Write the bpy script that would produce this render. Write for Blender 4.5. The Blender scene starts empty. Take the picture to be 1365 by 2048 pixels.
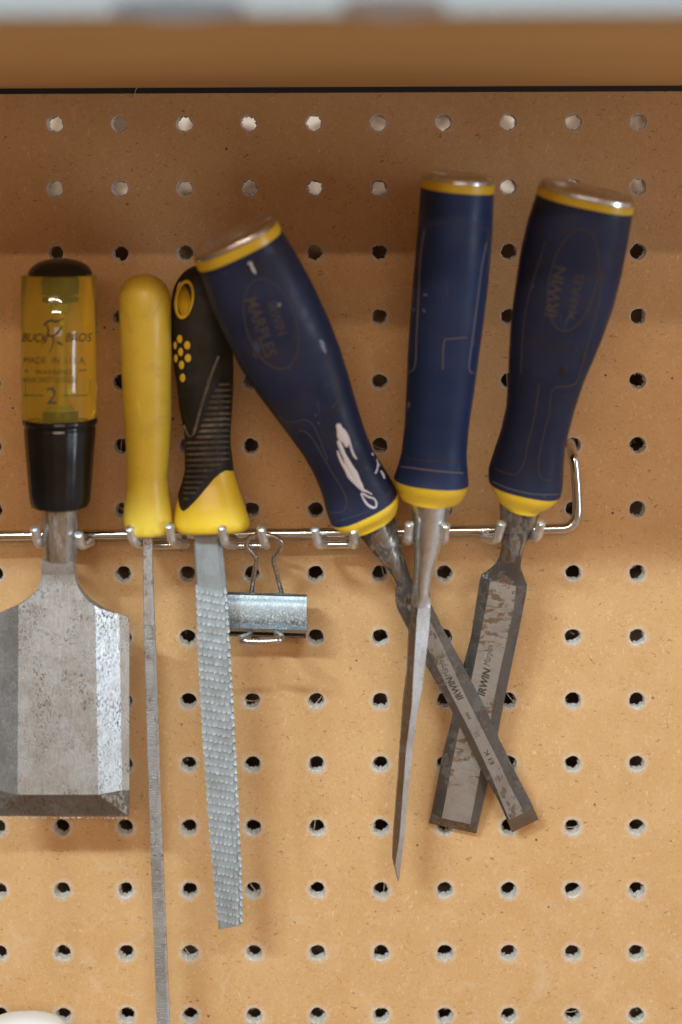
import bpy, bmesh, math, random
import numpy as np
from mathutils import Vector, Matrix, noise
from mathutils.bvhtree import BVHTree
random.seed(7)
SC = bpy.context.scene
COL = SC.collection
MM = 0.001
Z0 = 1400.0                      # the board hangs at working height

# ------------------------------------------------------------------ camera
F = 3650.0
CAM = Vector((3.403, -715.95, 151.55))
ROT = Matrix(((0.99996294, 0.00344805, 0.00788816),
              (0.00774296, 0.04026999, -0.99915883),
              (-0.0037628, 0.99918289, 0.0402418)))
PX0, PY0 = 682.5, 527.1
cd = bpy.data.cameras.new('camera')
cam = bpy.data.objects.new('camera', cd); COL.objects.link(cam)
cd.sensor_fit = 'VERTICAL'; cd.sensor_height = 36.0; cd.lens = F / 2048 * 36
cd.shift_x = 0.0
cd.shift_y = (PY0 - 1024) / 2048
m4 = ROT.to_4x4(); m4.translation = (CAM + Vector((0, 0, Z0))) * MM
cam.matrix_world = m4
cd.clip_start = 0.02; cd.clip_end = 60
cd.dof.use_dof = True
cd.dof.focus_distance = 0.707
cd.dof.aperture_fstop = (F / 2048 * 36) / 17.0
SC.camera = cam

def W(px, py, d):
    """photo pixel and millimetres in front of the board -> millimetres"""
    r = ROT @ Vector(((px - PX0) / F, -(py - PY0) / F, -1.0))
    t = (-d - CAM.y) / r.y
    return CAM + r * t

# ------------------------------------------------------------------ world and lamps
w = bpy.data.worlds.new('World'); SC.world = w; w.use_nodes = True
nt = w.node_tree; nt.nodes.clear()
wo = nt.nodes.new('ShaderNodeOutputWorld'); bg = nt.nodes.new('ShaderNodeBackground')
tc = nt.nodes.new('ShaderNodeTexCoord'); sp = nt.nodes.new('ShaderNodeSeparateXYZ')
nt.links.new(tc.outputs['Generated'], sp.inputs[0])
rx = nt.nodes.new('ShaderNodeMapRange'); rx.inputs[1].default_value = -1; rx.inputs[2].default_value = 1
nt.links.new(sp.outputs[0], rx.inputs[0])
cr = nt.nodes.new('ShaderNodeValToRGB'); e = cr.color_ramp.elements
e[0].position = 0.0; e[0].color = (0.085, 0.055, 0.035, 1)
e[1].position = 1.0; e[1].color = (0.40, 0.35, 0.32, 1)
k = e.new(0.5); k.color = (0.315, 0.17, 0.082, 1)
nt.links.new(rx.outputs[0], cr.inputs[0])
nt.links.new(cr.outputs[0], bg.inputs[0]); bg.inputs[1].default_value = 1.0
nt.links.new(bg.outputs[0], wo.inputs[0])

SHELF_D, SHELF_Z = 282.0, 191.8
def lamp(name, x, y, z, sx, sy, power, color, aim):
    l = bpy.data.lights.new(name, 'AREA'); l.shape = 'RECTANGLE'; l.size = sx; l.size_y = sy
    l.energy = power; l.color = color
    o = bpy.data.objects.new(name, l); COL.objects.link(o)
    p = Vector((x, y, z + Z0)) * MM; a = (Vector(aim) + Vector((0, 0, Z0))) * MM
    o.location = p; o.rotation_euler = (a - p).to_track_quat('-Z', 'Y').to_euler()
    return o
TUBE = (1.0, 0.80, 0.60); DAY = (0.69, 0.90, 1.0)
for i, (tan, L, x, power) in enumerate(((0.231, 4500, 100, 32), (0.33, 3000, -200, 20), (0.665, 1500, -720, 32), (0.665, 1500, 180, 16))):
    lamp('tube_lamp', x, -(SHELF_D + L), SHELF_Z + L * tan, 0.55 if i >= 2 else 2.4, 0.035, power, DAY if i >= 2 else TUBE, (0, 0, -60))
lamp('tube_lamp', 0, -680, SHELF_Z + 1000, 1.2, 0.035, 30, (1, .95, .9), (0, 10, SHELF_Z))  # unseen lamp added to brighten the wall behind the top holes
lamp('far_glint_light', 350, -4600, 520, 1.8, 0.30, 6.0, (0.84, 0.93, 1.0), (0, 0, 60))  # added unseen light that gives the strike caps their highlight
lamp('window_light', 1500, -1150, -80, 0.30, 0.65, 8.0, (0.78, 0.90, 1.0), (-100, 0, 20))

SC.view_settings.view_transform = 'Standard'; SC.view_settings.look = 'None'
SC.view_settings.exposure = 0.0; SC.view_settings.gamma = 1.0

# ------------------------------------------------------------------ object helpers
def tag(o, label=None, cat=None, group=None, kind=None):
    if label: o['label'] = label
    if cat: o['category'] = cat
    if group: o['group'] = group
    if kind: o['kind'] = kind
    return o
def thing(name, origin, label, cat, group=None):
    o = bpy.data.objects.new(name, None); COL.objects.link(o)
    o.location = (origin + Vector((0, 0, Z0))) * MM; o.empty_display_size = 0.01
    return tag(o, label, cat, group)
def to_obj(name, bm, mats, parent=None, smooth=35, recalc=True, label=None):
    if recalc: bmesh.ops.recalc_face_normals(bm, faces=bm.faces)
    org = (parent_origin(parent) if parent else Vector((0, 0, Z0)) * MM)
    if not parent:
        c = sum((v.co for v in bm.verts), Vector()) / max(1, len(bm.verts)); org = (c + Vector((0, 0, Z0))) * MM
    for v in bm.verts: v.co = (v.co + Vector((0, 0, Z0))) * MM - org
    me = bpy.data.meshes.new(name); bm.to_mesh(me); bm.free()
    for m in (mats if isinstance(mats, (list, tuple)) else [mats]): me.materials.append(m)
    if smooth:
        me.shade_smooth(); me.set_sharp_from_angle(angle=math.radians(smooth))
    o = bpy.data.objects.new(name, me); COL.objects.link(o)
    if parent: o.parent = parent
    else: o.location = org
    if label: o['label'] = label
    return o
def parent_origin(p):
    v = Vector()
    while p: v = v + Vector(p.location); p = p.parent
    return v
def bvh_of(bm):
    bm.normal_update()
    return BVHTree.FromBMesh(bm)
def hit(bvh, px, py, off=0.0):
    r = (ROT @ Vector(((px - PX0) / F, -(py - PY0) / F, -1.0))).normalized()
    p, n, i, dd = bvh.ray_cast(CAM, r)
    if p is None:
        q = W(px, py, 38); p, n, i, dd = bvh.find_nearest(q)
    if n.dot(CAM - p) < 0: n = -n
    return p + n * off, n
def crom(pts, n=8):
    """smooth a polyline (Catmull-Rom)"""
    P = [Vector(p) for p in pts]
    if len(P) < 3: return P
    out = []
    for i in range(len(P) - 1):
        p0 = P[max(i - 1, 0)]; p1 = P[i]; p2 = P[i + 1]; p3 = P[min(i + 2, len(P) - 1)]
        for k in range(n):
            t = k / n
            out.append(0.5 * ((2 * p1) + (p2 - p0) * t + (2 * p0 - 5 * p1 + 4 * p2 - p3) * t * t + (3 * p1 - p0 - 3 * p2 + p3) * t ** 3))
    out.append(P[-1]); return out
def tube(bm, pts, r, seg=12, round_end=True):
    P = [Vector(p) for p in pts]; T = []
    for i in range(len(P)):
        a = P[max(i - 1, 0)]; b = P[min(i + 1, len(P) - 1)]; T.append((b - a).normalized())
    u = T[0].orthogonal().normalized(); rings = []
    def ring(c, t, u, rr):
        v = t.cross(u)
        return [bm.verts.new(c + (u * math.cos(a) + v * math.sin(a)) * rr) for a in [2 * math.pi * k / seg for k in range(seg)]]
    rad = r if callable(r) else (lambda q: r)
    for i, c in enumerate(P):
        u = (u - T[i] * u.dot(T[i])).normalized()
        q = i / (len(P) - 1)
        if round_end and i == 0:
            rings.append(ring(c - T[0] * rad(0) * .25, T[i], u, rad(0) * .7))
        rings.append(ring(c, T[i], u, rad(q)))
        if round_end and i == len(P) - 1:
            rings.append(ring(c + T[i] * rad(1) * .25, T[i], u, rad(1) * .7))
    skin(bm, rings)
def skin(bm, rings, cap=True, mat=0):
    for a, b in zip(rings, rings[1:]):
        n = len(a)
        for k in range(n):
            f = bm.faces.new((a[k], a[(k + 1) % n], b[(k + 1) % n], b[k])); f.material_index = mat
    if cap:
        for r in (rings[0], rings[-1]):
            try: bm.faces.new(r).material_index = mat
            except ValueError: pass
def box(bm, x0, x1, y0, y1, z0, z1, bev=0.0):
    g = bmesh.ops.create_cube(bm, size=1.0)
    for v in g['verts']:
        v.co = Vector(((x0 + x1) / 2 + v.co.x * (x1 - x0), (y0 + y1) / 2 + v.co.y * (y1 - y0), (z0 + z1) / 2 + v.co.z * (z1 - z0)))
    if bev:
        es = list({e for v in g['verts'] for e in v.link_edges})
        bmesh.ops.bevel(bm, geom=es, offset=bev, segments=2, affect='EDGES', profile=0.5)

class Frame:
    """a tool's own frame: t runs down its axis, s across (both in photo pixels), v out of the board in mm"""
    def __init__(s, A, B, dA, dB):
        s.A = Vector((A[0], A[1])); e = Vector((B[0] - A[0], B[1] - A[1])); s.L = e.length; s.e = e.normalized()
        s.p = Vector((s.e.y, -s.e.x)); s.dA, s.dB = dA, dB
        a3 = (W(B[0], B[1], dB) - W(A[0], A[1], dA)).normalized()
        r3 = (W(A[0] + s.p.x * 20, A[1] + s.p.y * 20, dA) - W(A[0], A[1], dA)).normalized()
        n = r3.cross(a3).normalized()
        s.n = n if n.y < 0 else -n
    def ts(s, x, y):
        q = Vector((x, y)) - s.A
        return q.dot(s.e), q.dot(s.p)
    def poly(s, pts):
        a = sorted(s.ts(*p) for p in pts)
        T = [q[0] for q in a]; S = [q[1] for q in a]
        return lambda t: float(np.interp(t, T, S))
    def at(s, t, x, v=0.0):
        q = s.A + s.e * t + s.p * x
        return W(q.x, q.y, s.dA + (s.dB - s.dA) * t / s.L) + s.n * v
def smoothf(f, win=14):
    return lambda t: (f(t - win) + 2 * f(t - win / 2) + 3 * f(t) + 2 * f(t + win / 2) + f(t + win)) / 9
def sup(a, ex):
    c, s_ = math.cos(a), math.sin(a)
    return math.copysign(abs(c) ** (2 / ex), c), math.copysign(abs(s_) ** (2 / ex), s_)
def loft(bm, fr, ts, Lf, Rf, hv, ex=2.3, seg=48, v0=0.0, mat=0, cap=True, facets=0, tw=None, inset=0.0):
    rings = []
    for t in ts:
        l, r = Lf(t), Rf(t); c = (l + r) / 2; h = max((r - l) / 2 - inset, 0.05); d = max((hv(t) if callable(hv) else hv) - inset * .19, 0.02)
        vv = v0(t) if callable(v0) else v0
        ring = []
        for k in range(seg):
            a = 2 * math.pi * k / seg
            x, y = sup(a, ex(t) if callable(ex) else ex)
            if facets:
                q = math.cos(math.pi / facets) / math.cos((a % (2 * math.pi / facets)) - math.pi / facets)
                x *= q; y *= q
            tt = t + (tw(t, a) if tw else 0)
            ring.append(bm.verts.new(fr.at(tt, c + h * x, vv + d * y)))
        rings.append(ring)
    skin(bm, rings, cap, mat)
    return rings
def lin(a, b, n): return [a + (b - a) * i / (n - 1) for i in range(n)]
def ribbon(bm, bvh, pts, wd, h=0.15, smooth=6, lift=0.03):
    """a thin raised stroke lying on a surface; pts in photo pixels, widths in pixels"""
    P = crom([(p[0], p[1], (p[2] if len(p) > 2 else wd)) for p in pts], smooth) if smooth else [Vector((p[0], p[1], p[2] if len(p) > 2 else wd)) for p in pts]
    rows = []
    for i, p in enumerate(P):
        a = P[max(0, i - 1)]; b = P[min(len(P) - 1, i + 1)]
        t = Vector((b.x - a.x, b.y - a.y)); t = t.normalized() if t.length > 1e-6 else Vector((0, 1)); q = Vector((t.y, -t.x))
        row = []
        for s_, hh in ((-.5, -.05), (-.28, h * .8), (0, h), (.28, h * .8), (.5, -.05)):
            co, n = hit(bvh, p.x + q.x * s_ * p.z, p.y + q.y * s_ * p.z, hh + lift)
            row.append(bm.verts.new(co))
        rows.append(row)
    for a, b in zip(rows, rows[1:]):
        for k in range(4): bm.faces.new((a[k], a[k + 1], b[k + 1], b[k]))
def disc(bm, bvh, cx, cy, rx_, ry_, rot=0.0, h=0.2):
    n = 20; rings = []
    for q, hh in ((1.0, -0.05), (.9, h * .8), (.5, h)):
        ring = []
        for k in range(n):
            a = 2 * math.pi * k / n; x = rx_ * q * math.cos(a); y = ry_ * q * math.sin(a)
            ring.append(bm.verts.new(hit(bvh, cx + x * math.cos(rot) - y * math.sin(rot), cy + x * math.sin(rot) + y * math.cos(rot), hh)[0]))
        rings.append(ring)
    skin(bm, rings, False); bm.faces.new(rings[-1])
def text(name, body, bvh, origin, dirv, size, mat, parent, wide=1.0, bold=0.0, shear=0.0, off=0.05, label=None, center=False):
    """printed or stamped lettering; origin = baseline start in photo pixels, dirv = reading direction, size = capital height in pixels"""
    cu = bpy.data.curves.new(name, 'FONT'); cu.body = body; cu.size = 1.0; cu.offset = bold; cu.shear = shear; cu.resolution_u = 3
    if center: cu.align_x = 'CENTER'
    o = bpy.data.objects.new('tmp', cu); COL.objects.link(o)
    bpy.context.view_layer.update()
    me = bpy.data.meshes.new_from_object(o.evaluated_get(bpy.context.evaluated_depsgraph_get()))
    bpy.data.objects.remove(o)
    bm = bmesh.new(); bm.from_mesh(me)
    bmesh.ops.triangulate(bm, faces=bm.faces)
    for _ in range(3):
        le = [e for e in bm.edges if e.calc_length() > 0.22]
        if le: bmesh.ops.subdivide_edges(bm, edges=le, cuts=1)
        bmesh.ops.triangulate(bm, faces=bm.faces)
    k = size / 0.70
    u = Vector((dirv[0], dirv[1])).normalized(); up = Vector((u.y, -u.x))
    for v in bm.verts:
        px = origin[0] + u.x * v.co.x * k * wide + up.x * v.co.y * k
        py = origin[1] + u.y * v.co.x * k * wide + up.y * v.co.y * k
        v.co = hit(bvh, px, py, off)[0]
    return to_obj(name, bm, mat, parent, smooth=0, recalc=False, label=label)

# ------------------------------------------------------------------ materials
def mat(name, color=(.5, .5, .5), rough=.5, metal=0.0, **kw):
    m = bpy.data.materials.new(name); m.use_nodes = True
    b = m.node_tree.nodes['Principled BSDF']
    b.inputs['Base Color'].default_value = (*color, 1); b.inputs['Roughness'].default_value = rough
    b.inputs['Metallic'].default_value = metal
    for k_, v in kw.items(): b.inputs[k_.replace('_', ' ')].default_value = v
    return m
class NB:
    def __init__(s, m): s.t = m.node_tree; s.b = s.t.nodes['Principled BSDF']; s.c = s.t.nodes.new('ShaderNodeTexCoord').outputs['Object']
    def new(s, ty, **kw):
        n = s.t.nodes.new(ty)
        for k_, v in kw.items(): setattr(n, k_, v)
        return n
    def link(s, a, b): s.t.links.new(a, b)
    def co(s, scale, rot=(0, 0, 0), loc=(0, 0, 0)):
        n = s.new('ShaderNodeMapping'); n.inputs['Scale'].default_value = scale; n.inputs['Rotation'].default_value = rot; n.inputs['Location'].default_value = loc
        s.link(s.c, n.inputs[0]); return n.outputs[0]
    def noise(s, scale, detail=4, rough=.6, dist=0.0, vec=None):
        n = s.new('ShaderNodeTexNoise'); n.inputs['Scale'].default_value = scale; n.inputs['Detail'].default_value = detail
        n.inputs['Roughness'].default_value = rough; n.inputs['Distortion'].default_value = dist
        s.link(vec or s.c, n.inputs['Vector']); return n.outputs['Fac']
    def vor(s, scale, vec=None, feature='F1', rnd=1.0):
        n = s.new('ShaderNodeTexVoronoi', feature=feature); n.inputs['Scale'].default_value = scale; n.inputs['Randomness'].default_value = rnd
        s.link(vec or s.c, n.inputs['Vector']); return n.outputs['Distance']
    def ramp(s, fac, stops):
        n = s.new('ShaderNodeValToRGB'); el = n.color_ramp.elements
        while len(el) < len(stops): el.new(.5)
        for e_, (p, c) in zip(el, stops): e_.position = p; e_.color = (*c, 1) if len(c) == 3 else c
        s.link(fac, n.inputs[0]); return n.outputs[0]
    def band(s, fac, a, b, lo=0.0, hi=1.0):
        n = s.new('ShaderNodeMapRange', interpolation_type='SMOOTHSTEP')
        n.inputs[1].default_value = a; n.inputs[2].default_value = b; n.inputs[3].default_value = lo; n.inputs[4].default_value = hi
        s.link(fac, n.inputs[0]); return n.outputs[0]
    def math(s, op, a, b):
        n = s.new('ShaderNodeMath', operation=op)
        for i_, x in enumerate((a, b)):
            if isinstance(x, (int, float)): n.inputs[i_].default_value = x
            else: s.link(x, n.inputs[i_])
        return n.outputs[0]
    def mix(s, fac, a, b, blend='MIX'):
        n = s.new('ShaderNodeMix', data_type='RGBA', blend_type=blend)
        if isinstance(fac, (int, float)): n.inputs[0].default_value = fac
        else: s.link(fac, n.inputs[0])
        for i_, x in ((6, a), (7, b)):
            if isinstance(x, tuple): n.inputs[i_].default_value = (*x, 1)
            else: s.link(x, n.inputs[i_])
        return n.outputs[2]
    def bump(s, h, strength=.3, dist=.0002):
        n = s.new('ShaderNodeBump'); n.inputs['Strength'].default_value = strength; n.inputs['Distance'].default_value = dist
        s.link(h, n.inputs['Height']); s.link(n.outputs[0], s.b.inputs['Normal'])
    def attr(s, name):
        n = s.new('ShaderNodeAttribute', attribute_name=name); return n.outputs['Fac']
    def color(s, c): s.link(c, s.b.inputs['Base Color'])
    def rough(s, c): s.link(c, s.b.inputs['Roughness'])
    def metal(s, c): s.link(c, s.b.inputs['Metallic'])

# hardboard
m_board = mat('hardboard', rough=.62); n = NB(m_board)
base = n.ramp(n.noise(38, 6, .65), [(.28, (.53, .29, .112)), (.5, (.565, .32, .132)), (.72, (.60, .35, .155))])
fine = n.noise(900, 5, .75, 1.5)
base = n.mix(n.band(fine, .54, .70, 0, .5), base, (.74, .52, .30))
base = n.mix(n.band(fine, .44, .30, 0, .62), base, (.28, .13, .05))
fib = n.noise(620, 2, .5, 3.0, n.co((1, 1, .4), (0, .7, 0)))
base = n.mix(n.band(fib, .63, .70, 0, .6), base, (.74, .52, .30))
fib2 = n.noise(560, 2, .5, 2.5, n.co((.5, 1, 1), (0, .4, 0), (3, 1, 2)))
base = n.mix(n.band(fib2, .34, .27, 0, .75), base, (.13, .055, .02))
spk = n.vor(150, n.co((1, 1, 1)))
base = n.mix(n.math('MULTIPLY', n.band(spk, .10, .05), n.band(n.noise(60, 2), .55, .6)), base, (.10, .04, .015))
scuffy = n.math('MULTIPLY', n.attr('scuff'), n.band(n.noise(700, 4, .7), .30, .62))
base = n.mix(scuffy, base, (.58, .50, .43))
dust = n.math('MULTIPLY', n.attr('dust'), n.band(n.noise(70, 6, .7, 1.0), .50, .72))
base = n.mix(n.math('MULTIPLY', dust, .24), base, (.72, .58, .45))
n.color(base); n.rough(n.band(n.noise(200, 3), .3, .7, .5, .75))
n.bump(n.math('ADD', fine, n.math('MULTIPLY', n.attr('scuff'), n.noise(1500, 3))), .35, .00025)
m_hole = mat('frayed_fibre', rough=.95); n = NB(m_hole)
n.color(n.ramp(n.noise(1100, 4, .7), [(.3, (.50, .42, .34)), (.6, (.80, .74, .66))])); n.bump(n.noise(1500, 4, .7), .9, .0006)
m_fibre = mat('pale_fibre', (.62, .50, .36), .8)
m_fibre_dark = mat('dark_fibre', (.10, .05, .025), .8)

m_wall = mat('plaster', rough=.9); n = NB(m_wall)
n.color(n.ramp(n.noise(26, 3, .6, .5), [(.44, (.10, .065, .04)), (.53, (.26, .20, .15)), (.61, (.52, .49, .43))]))
n.bump(n.noise(160, 5), .6, .001)
m_wood = mat('shelf_wood', rough=.6); n = NB(m_wood)
n.color(n.ramp(n.noise(9, 5, .6, .4, n.co((1, 7, 1))), [(.3, (.66, .41, .16)), (.7, (.80, .54, .25))])); n.bump(n.noise(60, 4), .2, .0004)
m_fascia = mat('pale_edge_paint', (.17, .185, .195), .5)
m_patch = mat('dark_patch_paint', (.055, .06, .07), .5)
m_patch2 = mat('brown_patch_paint', (.055, .035, .03), .5)
m_gap_shade = mat('black_gap_shade', (.008, .009, .012), .6)

def steel(name, base=(.62, .60, .56), rough=.36, rust=0.35, rustcol=(.13, .075, .045), scale=1.0, streak=(1, 1, 1), fleck=0.0, rot=(0, 0, 0), dust=0.0, met=1.0, dscale=3200):
    base = tuple(min(.95, x * y) for x, y in zip(base, (.95, 1.0, 1.07)))
    m = mat(name, base, rough, 1.0); n = NB(m)
    v = n.co(streak, rot)
    a = n.noise(260 * scale, 5, .65, .6, v); b = n.noise(45, 3)
    th = .62 - rust * .22
    f = n.math('MULTIPLY', n.band(a, th, th + .07), n.band(b, .62 - rust * .4, .74 - rust * .35))
    fine = n.noise(1800, 3, .6, 0, n.co((1, 1, .12), rot))
    c = n.mix(n.band(fine, .35, .65, 0, .35), base, tuple(x * .72 for x in base))
    c = n.mix(n.band(n.noise(90, 5, .7), .42, .62, 0, .45), c, tuple(x * y for x, y in zip(base, (.62, .56, .48))))
    if fleck:
        f2 = n.band(n.noise(620 * scale, 3, .6, .3, n.co((1, 1, .45), rot, (2, 3, 4))), .68 - fleck * .12, .73 - fleck * .12)
        f2 = n.math('MULTIPLY', f2, n.band(n.noise(110, 4, .7), .32, .62, .15, 1))
        f = n.math('MAXIMUM', f, f2)
    c = n.mix(f, c, rustcol)
    if dust:
        dd = n.math('MULTIPLY', n.band(n.noise(dscale, 2), .5, .64), dust)
        c = n.mix(dd, c, (.82, .81, .79)); f = n.math('MAXIMUM', f, dd)
    n.color(c); n.metal(n.band(f, 0, 1, met, .15)); n.rough(n.math('ADD', n.math('MULTIPLY', f, .35), n.band(fine, .3, .7, rough - .05, rough + .07)))
    n.bump(n.math('SUBTRACT', n.math('MULTIPLY', fine, .25), f), .3, .00012)
    return m
m_steel_wide = steel('pitted_blade_steel', (.79, .80, .79), .38, .0, (.085, .07, .052), 3.3, (1, 1, .5), 1.3, (0, -.75, 0), met=.9)
m_bevel_ground = steel('ground_bevel_steel', (.30, .25, .20), .48, .75, (.09, .065, .045), 3.5, (1, 1, .4))
m_socket = steel('socket_steel', (.60, .56, .52), .28, .45, (.16, .10, .07), .7, (1, 1, .2))
m_steel_rust = steel('rusted_blade_steel', (.62, .59, .53), .36, .62, (.15, .085, .045), 1.6, (.45, 1, 1), .55, met=.80)
m_steel_dark = steel('dark_bevel_steel', (.25, .235, .215), .42, .5, (.09, .06, .045), 1.2)
m_steel_flat = steel('worn_blade_steel', (.54, .50, .45), .38, .55, (.13, .09, .06), 1.8, (1, 1, .6), .45, met=.82)
m_steel_clean = steel('bright_blade_steel', (.90, .90, .89), .30, .10, (.20, .16, .13), 1.0, (1, 1, .3))
m_tip = steel('ground_tip_steel', (.36, .31, .26), .36, .15, (.14, .10, .07), 1.5)
m_shaded_steel = steel('brown_shaded_steel', (.30, .24, .20), .35, .6, (.12, .075, .05), 1.0)
m_shank = steel('blackened_shank_steel', (.50, .47, .43), .30, .85, (.075, .055, .045), .8, (1, 1, .35), .35)
m_file = steel('file_steel', (.72, .71, .68), .36, .52, (.19, .145, .12), 2.0, (1, 1, .7), met=.9)
m_rasp = steel('rasp_steel', (.36, .37, .365), .60, .0, (.3, .3, .3), 1.0, (1, 1, 1), 0, (0, 0, 0), .05, met=.7)
m_clip = steel('clip_steel', (.34, .38, .40), .50, .0, (.3, .3, .3), 1.0, (1, 1, 1), 0, (0, 0, 0), .55, dscale=1900)
m_wire = steel('zinc_wire', (.80, .80, .79), .16, .22, (.28, .26, .24), 2.2)
m_prong = steel('galvanised_prong', (.93, .92, .92), .33, .0, (.4, .36, .34), 2.0, dust=.6)
m_clipwire = steel('clip_wire', (.70, .66, .60), .22, .2, (.3, .25, .2), 2.0)
m_cap = steel('strike_cap_steel', (.78, .74, .71), .22, .15, (.10, .06, .045), 1.0)

def rubber(name, a, b, dirt, rough=.48, dirtamt=.4, spots=True):
    m = mat(name, a, rough, Specular_IOR_Level=.22 if a[0] < .1 else .5); n = NB(m)
    c = n.mix(n.band(n.noise(30, 4, .6), .35, .7), a, b)
    c = n.mix(n.math('MULTIPLY', n.band(n.noise(55, 6, .72, .6), .48, .72), dirtamt), c, dirt)
    c = n.mix(n.math('MULTIPLY', n.band(n.noise(900, 3, .7), .55, .7), dirtamt * .6), c, dirt)
    scr = n.noise(240, 3, .6, .8, n.co((1, 1, .08), (0, .35, 0)))
    c = n.mix(n.math('MULTIPLY', n.band(scr, .66, .72, 0, .5), n.band(n.noise(40, 3), .45, .6)), c, tuple(min(1, x * 2.2 + .03) for x in b))
    if spots: c = n.mix(n.math('MULTIPLY', n.band(n.vor(230), .07, .03), n.band(n.noise(90, 2), .56, .62)), c, (.30, .30, .34))
    n.color(c); n.rough(n.band(n.noise(80, 5), .3, .7, rough - .1, rough + .16)); n.bump(n.noise(1200, 4, .7), .25, .0001)
    return m
m_blue = rubber('navy_rubber', (.015, .022, .058), (.024, .034, .084), (.040, .033, .034), .42, .7)
m_blue2 = rubber('bright_navy_rubber', (.016, .032, .100), (.028, .048, .140), (.035, .034, .05), .40, .5)
m_black = rubber('dusty_black_rubber', (.014, .013, .013), (.026, .024, .022), (.055, .045, .036), .5, .45, False)
m_rib = rubber('dusty_rib', (.08, .066, .052), (.22, .18, .14), (.34, .28, .21), .8, .8, False)
m_groove = mat('grimy_moulding_line', (.052, .043, .044), .7)
m_groove2 = mat('pale_scuffed_line', (.17, .16, .17), .7)
m_yellow = rubber('yellow_plastic', (.74, .49, .026), (.82, .56, .04), (.40, .24, .035), .34, .25, False)
m_yellow_old = rubber('aged_yellow_plastic', (.68, .48, .045), (.77, .56, .065), (.38, .27, .06), .38, .5, False)
m_paint = mat('white_paint', (.66, .64, .70), .5)
m_ink = mat('dark_print', (.045, .038, .03), .6)
m_ink2 = mat('olive_print', (.04, .026, .006), .8)
m_blackgloss = mat('black_gloss_plastic', (.006, .006, .007), .22)
n = NB(m_blackgloss); n.rough(n.band(n.noise(60, 5), .35, .7, .15, .34))
m_white = mat('white_plastic', (.78, .77, .74), .35)
m_core = mat('dark_core_metal', (.012, .013, .010), .35, .6)
m_core2 = mat('green_grey_core', (.32, .32, .10), .4)
m_acet = mat('yellow_acetate', (.96, .80, .12), .04); b_ = m_acet.node_tree.nodes['Principled BSDF']
b_.inputs['Transmission Weight'].default_value = 0.87; b_.inputs['IOR'].default_value = 1.46
n = NB(m_acet); n.rough(n.band(n.noise(50, 5), .4, .75, .02, .14)); n.bump(n.noise(14, 2, .5, 0, n.co((1, 1, .1))), .3, .0006)

# ------------------------------------------------------------------ pegboard
PITCH = 25.4
def build_board():
    bm = bmesh.new(); sc = bm.verts.layers.float.new('scuff'); du = bm.verts.layers.float.new('dust')
    NS = 32; TH = 4.8; top_z = 189.6
    for j in range(0, 20):
        for k_ in range(-4, 15):
            rnd = random.Random(j * 100 + k_)
            cx = (k_ - 4.5) * PITCH; cz = (7 - j) * PITCH
            z1 = cz + PITCH / 2 if j else top_z
            z0 = cz - PITCH / 2; x0 = cx - PITCH / 2; x1 = cx + PITCH / 2
            low = min(1, max(0, (j - 3) / 8))
            rings = []
            def sq(a):
                c, s_ = math.cos(a), math.sin(a); m_ = max(abs(c), abs(s_)); c /= m_; s_ /= m_
                return (cx + c * PITCH / 2, cz + (s_ * (z1 - cz) if s_ > 0 else s_ * (cz - z0)))
            A = [2 * math.pi * (i + .5) / NS + 0 for i in range(NS)]
            A = [round(a / (math.pi / 16)) * (math.pi / 16) for a in [2 * math.pi * i / NS for i in range(NS)]]
            r_front = 3.05 + rnd.uniform(-.12, .15)
            seedv = rnd.uniform(0, 99)
            def jag(a, amp, fr_): return amp * noise.noise(Vector((math.cos(a) * fr_, math.sin(a) * fr_, seedv)))
            spec = [('sq', 0, 0, 0, 0), (5.2, 0, 0, .0, 0), (3.75 + .45 * low, 0, .5, .12 + .33 * low, 0), (3.3, -.0, .16, .7, 0), (r_front, .4, .18, 1, 1), (r_front - .08, 2.6, .22, 1, 1), (2.75, TH, .42, 1, 1), (4.5, TH + .3, 0, 0, 1)]
            for r_, y_, amp, scf, mt in spec:
                ring = []
                for a in A:
                    if r_ == 'sq': x, z = sq(a)
                    else:
                        rr = r_ + jag(a, amp * 1.6, 1.2) + (jag(a, amp * (2.0 if y_ > 4 else 1.3), 4.5) + jag(a + 9, amp * .8, 9) if y_ > .3 else jag(a, amp * 1.0, 6))
                        x, z = cx + rr * math.cos(a), cz + rr * math.sin(a)
                        if z > top_z: z = top_z
                    v = bm.verts.new((x, y_ if r_ != 5.2 else 0, z)); v[sc] = scf
                    v[du] = max(0, min(1, (j - 9) / 5)) * .9 + .05
                    ring.append(v)
                rings.append(ring)
            for q, (a, b) in enumerate(zip(rings, rings[1:])):
                for i in range(NS):
                    f = bm.faces.new((a[i], a[(i + 1) % NS], b[(i + 1) % NS], b[i]))
                    f.material_index = 1 if q >= 3 else 0
    bmesh.ops.remove_doubles(bm, verts=[v for v in bm.verts if abs(v.co.y) < 1e-6], dist=.01)
    xa, xb, za = (-4 - 5) * PITCH, (15 - 5) * PITCH, (7 - 19.5) * PITCH
    for f in bm.faces:
        f.normal_update()
    # back sheet and edges are the cell rims; close the outer edge with thin strips
    for x in (xa, xb):
        vs = [bm.verts.new(p) for p in ((x, 0, za), (x, TH, za), (x, TH, top_z), (x, 0, top_z))]; bm.faces.new(vs)
    vs = [bm.verts.new(p) for p in ((xa, 0, top_z), (xa, TH, top_z), (xb, TH, top_z), (xb, 0, top_z))]; bm.faces.new(vs)
    for f in bm.faces:
        f.normal_update()
        c = f.calc_center_median()
        if abs(c.y) < .01 and f.normal.y > 0: f.normal_flip()
    o = to_obj('pegboard', bm, [m_board, m_hole], smooth=0, recalc=False)
    o.data.shade_smooth(); o.data.set_sharp_from_angle(angle=math.radians(40))
    tag(o, kind='structure'); return o
build_board()

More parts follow.
